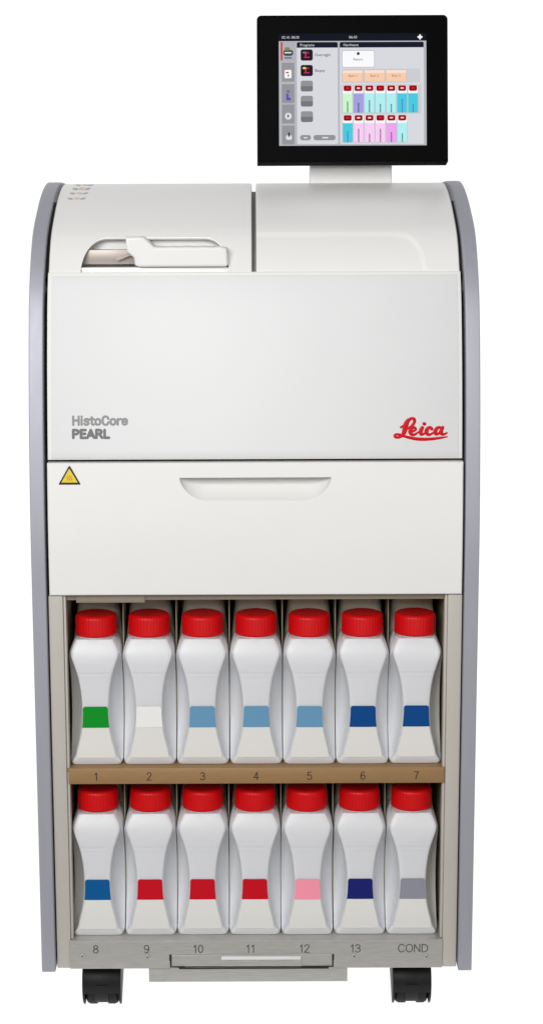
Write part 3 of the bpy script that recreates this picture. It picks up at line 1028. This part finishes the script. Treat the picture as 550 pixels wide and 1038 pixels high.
def ring_pts(hw, W, y_front, y_back, inset=0.0):
    """front face, concave scoop, flank, rounded back; right half mirrored"""
    W -= inset
    hw = min(hw, W - 0.0006)
    ds = 0.0008 + (W - hw) * 2.2
    half = [(0, y_front - 0.0006), (hw * 0.45, y_front - 0.0005), (hw * 0.80, y_front - 0.0002), (hw * 0.90, y_front + 0.0002), (hw * 0.955, y_front + 0.0010), (hw * 0.988, y_front + 0.0022), (hw, y_front + 0.0038)]
    for i in range(1, 8):
        a = PI / 2 * i / 8
        k = 0.0038
        half.append((hw + (W - hw) * (1 - math.cos(a)) ** 0.9, y_front + k + ds * math.sin(a) ** 0.9))
    half.append((W - 0.0004, y_front + 0.0038 + ds))
    half.append((W, y_front + 0.0050 + ds))
    half += [(W, y_back - 0.020), (W, y_back - 0.006), (W - 0.0018, y_back - 0.0018), (W - 0.006, y_back), (0, y_back)]
    left = [(-x, y) for x, y in half[1:-1]][::-1]
    return half + left

def shoulder(z):
    return 0.0095 * max(0.0, (z - 0.138) / 0.036) ** 2

def bottle_body():
    bm = new()
    zs = sorted(set([0.0005, 0.0018, 0.0035, 0.006, 0.0080] + [a for a, _ in FACE[2:]] + [0.012, 0.018, 0.0265, 0.037, 0.0495, 0.062, 0.074, 0.086, 0.1, 0.1155, 0.1295, 0.141, 0.1485, 0.155, 0.1248, 0.1256, 0.1265, 0.1274, 0.1282, 0.1310, 0.1318, 0.1325, 0.1332, 0.1340]))
    # a smooth re-sampling of the face width
    SM = catmull([(a, p) for a, p in FACE], 6)
    def hwz(z):
        for (a, p), (b, q) in zip(SM, SM[1:]):
            if a <= z <= b:
                return p + (q - p) * (z - a) / max(1e-9, b - a)
        return SM[-1][1]
    rings = []
    for z in zs:
        inset = 0.0030 * max(0.0, 1 - z / 0.006) ** 1.8
        yf = 0.0042 * max(0.0, 1 - z / 0.0112) ** 1.35 + shoulder(z)
        yf += -0.0007 * smooth01((z - 0.1270) / 0.010) - 0.0003 * math.exp(-((z - 0.1265) / 0.0009) ** 2) - 0.00025 * math.exp(-((z - 0.1325) / 0.0008) ** 2)   # faint moulded lines over the grip
        k = 1 - 0.27 * max(0.0, (z - 0.147) / 0.0282) ** 2.1
        rings.append((z, [(x * k, y) for x, y in ring_pts(hwz(z), BW, yf, BL - inset, inset)]))
    # shoulder
    kx_ = lambda z: 1 - 0.27 * max(0.0, (z - 0.147) / 0.0282) ** 2.1
    base_ring = ring_pts(0.0341, BW, -0.0007, BL)
    for (z, kx) in [(z_, kx_(z_)) for z_ in (0.1595, 0.1615, 0.1635, 0.1655, 0.1675, 0.1695, 0.1715, 0.1735, 0.1752)]:
        fy_ = shoulder(z) - 0.0007
        rings.append((z, [(x * kx, fy_ + (y + 0.0007) * (BL - 2 * fy_) / BL) for x, y in base_ring]))
    V = [[bm.verts.new((x, y, z)) for x, y in pts] for z, pts in rings]
    n = len(V[0])
    for r0, r1 in zip(V, V[1:]):
        for i in range(n):
            bm.faces.new((r0[i], r0[(i + 1) % n], r1[(i + 1) % n], r1[i]))
    bm.faces.new(V[0][::-1])
    bm.faces.new(V[-1])
    # neck
    lathe(bm, [(0.0290, 0.1650), (0.0280, 0.1722), (0.0265, 0.1745), (0.0262, 0.1790)], 0, 0.038, n=48)
    # rear part of the vessel, higher than the shoulder
    rr = []
    for z, w, yf in ((0.158, 0.0345, 0.070), (0.175, 0.0325, 0.074), (0.195, 0.0300, 0.078), (0.215, 0.0278, 0.082), (0.224, 0.0262, 0.086), (0.2275, 0.022, 0.092)):
        o_ = rrect(-w, yf, w, BL - 0.004 - (0.006 if z > 0.22 else 0), 0.008, 4)
        rr.append([bm.verts.new((x, y, z)) for x, y in o_])
    for r0, r1 in zip(rr, rr[1:]):
        for i in range(len(r0)):
            bm.faces.new((r0[i], r0[(i + 1) % len(r0)], r1[(i + 1) % len(r0)], r1[i])).material_index = 1
    bm.faces.new(rr[-1]).material_index = 1
    bm.faces.new(rr[0][::-1]).material_index = 1
    return bm, hwz

def bottle_cap():
    bm = new()
    r = 0.0284
    z0 = 0.1768
    p = [(r - 0.0014, z0), (r, z0 + 0.0012), (r, z0 + 0.0030), (r - 0.0001, z0 + 0.0042), (r - 0.0003, z0 + 0.0240), (r - 0.0010, z0 + 0.0263),
         (r - 0.0028, z0 + 0.0281), (r - 0.0055, z0 + 0.0291), (r - 0.0075, z0 + 0.0287), (0.0006, z0 + 0.0285)]
    lathe(bm, p, 0, 0, n=168, ribs=((3, 4, 5), 0.00042))
    return bm

def strip_sheet(bm, zs, hw, yoff, thick, round_top=0.0, mi=0):
    """thin label that follows the front of the bottle"""
    A, B = [], []
    for z, w in zip(zs, hw):
        yl = [0, 0.45, 0.86]
        row = []
        for k in (-1, -0.55, 0, 0.55, 1):
            y = -0.0006 + 0.0006 * min(1, abs(k) * 0.85) ** 2
            row.append((w * k, y - yoff, z))
        A.append([bm.verts.new(p) for p in row])
        B.append([bm.verts.new((p[0], p[1] + thick, p[2])) for p in row])
    for i in range(len(zs) - 1):
        for k in range(4):
            bm.faces.new((A[i][k], A[i][k + 1], A[i + 1][k + 1], A[i + 1][k]))
        bm.faces.new((A[i][0], A[i + 1][0], B[i + 1][0], B[i][0]))
        bm.faces.new((A[i][4], B[i][4], B[i + 1][4], A[i + 1][4]))
    for i in (0, len(zs) - 1):
        for k in range(4):
            bm.faces.new((A[i][k], B[i][k], B[i][k + 1], A[i][k + 1]))

def make_bottle():
    root = empty('reagent_bottle', (0, 0, 0))
    bm, hwz = bottle_body()
    obj('vessel', bm, [M['bottle'], M['rear']], root, angle=42)
    obj('cap', bottle_cap(), M['cap'], root, angle=50).location = (0, 0.038, 0)
    bm = new()
    zs = [0.0112, 0.0120, 0.0135, 0.017, 0.022, 0.028, 0.034, 0.040, 0.046, 0.050, 0.0537]
    hw = [hwz(z) - 0.0021 - (0.0018 if z < 0.0115 else 0.0006 if z < 0.013 else 0) for z in zs]
    strip_sheet(bm, zs, hw, 0.0004, 0.0006)
    lab = obj('label', bm, M['paper'], root, angle=30)
    bm = new()
    zs = [0.0540, 0.058, 0.063, 0.068, 0.072, 0.076, 0.0803, 0.0820, 0.0832, 0.0836]
    hw = [hwz(z) - 0.0014 - (0.0032 if z > 0.0834 else 0.0018 if z > 0.083 else 0.0006 if z > 0.0815 else 0) for z in zs]
    strip_sheet(bm, zs, hw, 0.0004, 0.0006)
    obj('colour_patch', bm, M['green'], lab, angle=30)
    return root

def copy_tree(o, parent=None):
    c = o.copy()
    COL.objects.link(c)
    c.parent = parent
    for ch in [q for q in bpy.data.objects if q.parent == o]:
        copy_tree(ch, c)
    return c

def set_patch(root, m, jit=None):
    for a in root.children:
        for b in a.children:
            b.data = b.data.copy()
            b.data.materials[0] = m

ROW1 = [('green', 'green'), ('offwhite', 'white'), ('sky', 'light blue'), ('sky', 'light blue'), ('sky', 'light blue'), ('blue', 'dark blue'), ('blue', 'dark blue')]
ROW2 = [('mid_blue', 'mid blue'), ('crimson', 'red'), ('crimson', 'red'), ('crimson', 'red'), ('pink', 'pink'), ('navy', 'navy'), ('grey', 'grey')]
proto = make_bottle()
first = True
spots = []
for row, sh in ((ROW1, SH1), (ROW2, SH2)):
    for i, (mk, word) in enumerate(row):
        num = (str(i + 1) if row is ROW1 else ['8', '9', '10', '11', '12', '13', 'COND'][i])
        spots.append((XS[i], sh, mk, word, num, row is ROW1))
for x, z, mk, word, num, upper in spots:
    b = proto if first else copy_tree(proto)
    dx = 0.0 if upper else -0.0022
    b.location = (x + dx + random.uniform(-0.0003, 0.0003), 0.0215 + random.uniform(-0.001, 0.001), z + 0.0002)
    if first:
        first = False
    where = ('upper shelf above the number ' if upper else 'bottom shelf above the mark ') + num
    tag(b, 'white red capped bottle with %s label patch on %s' % (word, where), 'bottle', 'red capped reagent bottles in the cabinet')
for b in [o for o in COL.objects if o.name.startswith('reagent_bottle')]:
    mk = spots[[i for i, s in enumerate(spots) if s[4] == b['label'].split()[-1]][0]][2]
    set_patch(b, M[mk])
    # caps are screwed on by hand: each ends at its own angle
    for ch in b.children:
        if ch.name.startswith('cap'):
            ch.rotation_euler = (0, 0, random.uniform(0, 2 * PI))
    b.rotation_euler = (0, 0, math.radians(random.uniform(-0.5, 0.5)))

# ================================================================== setting: shadowless white sheet, added grey floor out of view in front
def translucent(name, col, gloss):
    m = bpy.data.materials.new(name)
    m.use_nodes = True
    nt = m.node_tree
    nt.nodes.clear()
    t = nt.nodes.new('ShaderNodeBsdfTranslucent')
    t.inputs['Color'].default_value = col
    o = nt.nodes.new('ShaderNodeOutputMaterial')
    nt.links.new(t.outputs[0], o.inputs[0])
    return m
M['backlit_white'] = translucent('shadowless_white', (0.97, 0.97, 0.97, 1), 0.0)
M['grey_front'] = mat('unseen_grey_floor', (0.20, 0.195, 0.19, 1), 0.6, var=0.1, scale=2)

def plane(name, x0, x1, y0, y1, z, m):
    bm = new()
    vs = [bm.verts.new(p) for p in ((x0, y0, z), (x1, y0, z), (x1, y1, z), (x0, y1, z))]
    bm.faces.new(vs)
    o = obj(name, bm, m, None, smooth=False)
    tag(o, kind='structure')
    return o
plane('ground', -30, 30, -0.08, 60, 0.0, M['backlit_white'])  # translucent sheet passing the brightened lower world, so no shadow shows on it
plane('floor', -30, 30, -30, -0.081, 0.0, M['grey_front'])  # out of view, added so the lower side panels reflect something darker

# ================================================================== light
w = bpy.data.worlds.new('World')
SC.world = w
w.use_nodes = True
nt = w.node_tree
bg = nt.nodes['Background']
tc = nt.nodes.new('ShaderNodeTexCoord')
sep = nt.nodes.new('ShaderNodeSeparateXYZ')
nt.links.new(tc.outputs['Generated'], sep.inputs[0])
def mrange(src, a, b, c, d):
    n = nt.nodes.new('ShaderNodeMapRange')
    n.interpolation_type = 'SMOOTHSTEP'
    for k, v in (('From Min', a), ('From Max', b), ('To Min', c), ('To Max', d)):
        n.inputs[k].default_value = v
    nt.links.new(src, n.inputs['Value'])
    return n.outputs['Result']
def mth(op, a, b):
    n = nt.nodes.new('ShaderNodeMath')
    n.operation = op
    for i, v in enumerate((a, b)):
        if isinstance(v, (int, float)):
            n.inputs[i].default_value = v
        else:
            nt.links.new(v, n.inputs[i])
    return n.outputs[0]
back = mrange(sep.outputs['Y'], -0.15, 0.25, 0.26, 1.06)          # world white behind, dimmer in front
top = mrange(sep.outputs['Z'], 0.3, 0.95, 1.0, 0.42)             # dimmer overhead
below = mrange(sep.outputs['Z'], -0.06, -0.01, 1.0, 0.0)         # lower world brightened, added to keep the sheet white and shadowless
val = mth('MAXIMUM', mth('MULTIPLY', back, top), mth('MULTIPLY', below, 1.10))
comb = nt.nodes.new('ShaderNodeCombineColor')
for i in range(3):
    nt.links.new(val, comb.inputs[i])
nt.links.new(comb.outputs[0], bg.inputs['Color'])
bg.inputs['Strength'].default_value = 1.0

def area(name, loc, target, size, sizey, power, col):
    l = bpy.data.lights.new(name, 'AREA')
    l.shape = 'RECTANGLE'
    l.size = size
    l.size_y = sizey
    l.energy = power
    l.color = col
    o = bpy.data.objects.new(name, l)
    COL.objects.link(o)
    o.location = loc
    o.rotation_euler = (Vector(target) - Vector(loc)).to_track_quat('-Z', 'Y').to_euler()
    return o
area('softbox', (-0.9, -2.75, 2.1), (0, 0, 0.70), 1.8, 1.3, 84, (1.0, 0.99, 0.975))
area('softbox', (1.5, -2.8, 1.5), (0, 0, 0.65), 1.4, 1.4, 17, (1.0, 0.99, 0.975))

# ================================================================== camera
cd = bpy.data.cameras.new('camera')
cam = bpy.data.objects.new('camera', cd)
COL.objects.link(cam)
cd.sensor_fit = 'VERTICAL'
cd.sensor_height = 36
cd.lens = 36 * 1870 / 1038
cd.shift_x = (275 - 258.3) / 1038
cd.clip_end = 200
cam.matrix_world = Matrix.Translation((0, -2.40, 1.18)) @ Matrix.Rotation(math.radians(90 - 10.5), 4, 'X') @ Matrix.Rotation(math.radians(-0.22), 4, 'Z')
SC.camera = cam

SC.view_settings.view_transform = 'Standard'
SC.view_settings.look = 'None'
SC.view_settings.exposure = 0
SC.view_settings.gamma = 1
SC.render.resolution_x = 542
SC.render.resolution_y = 1024
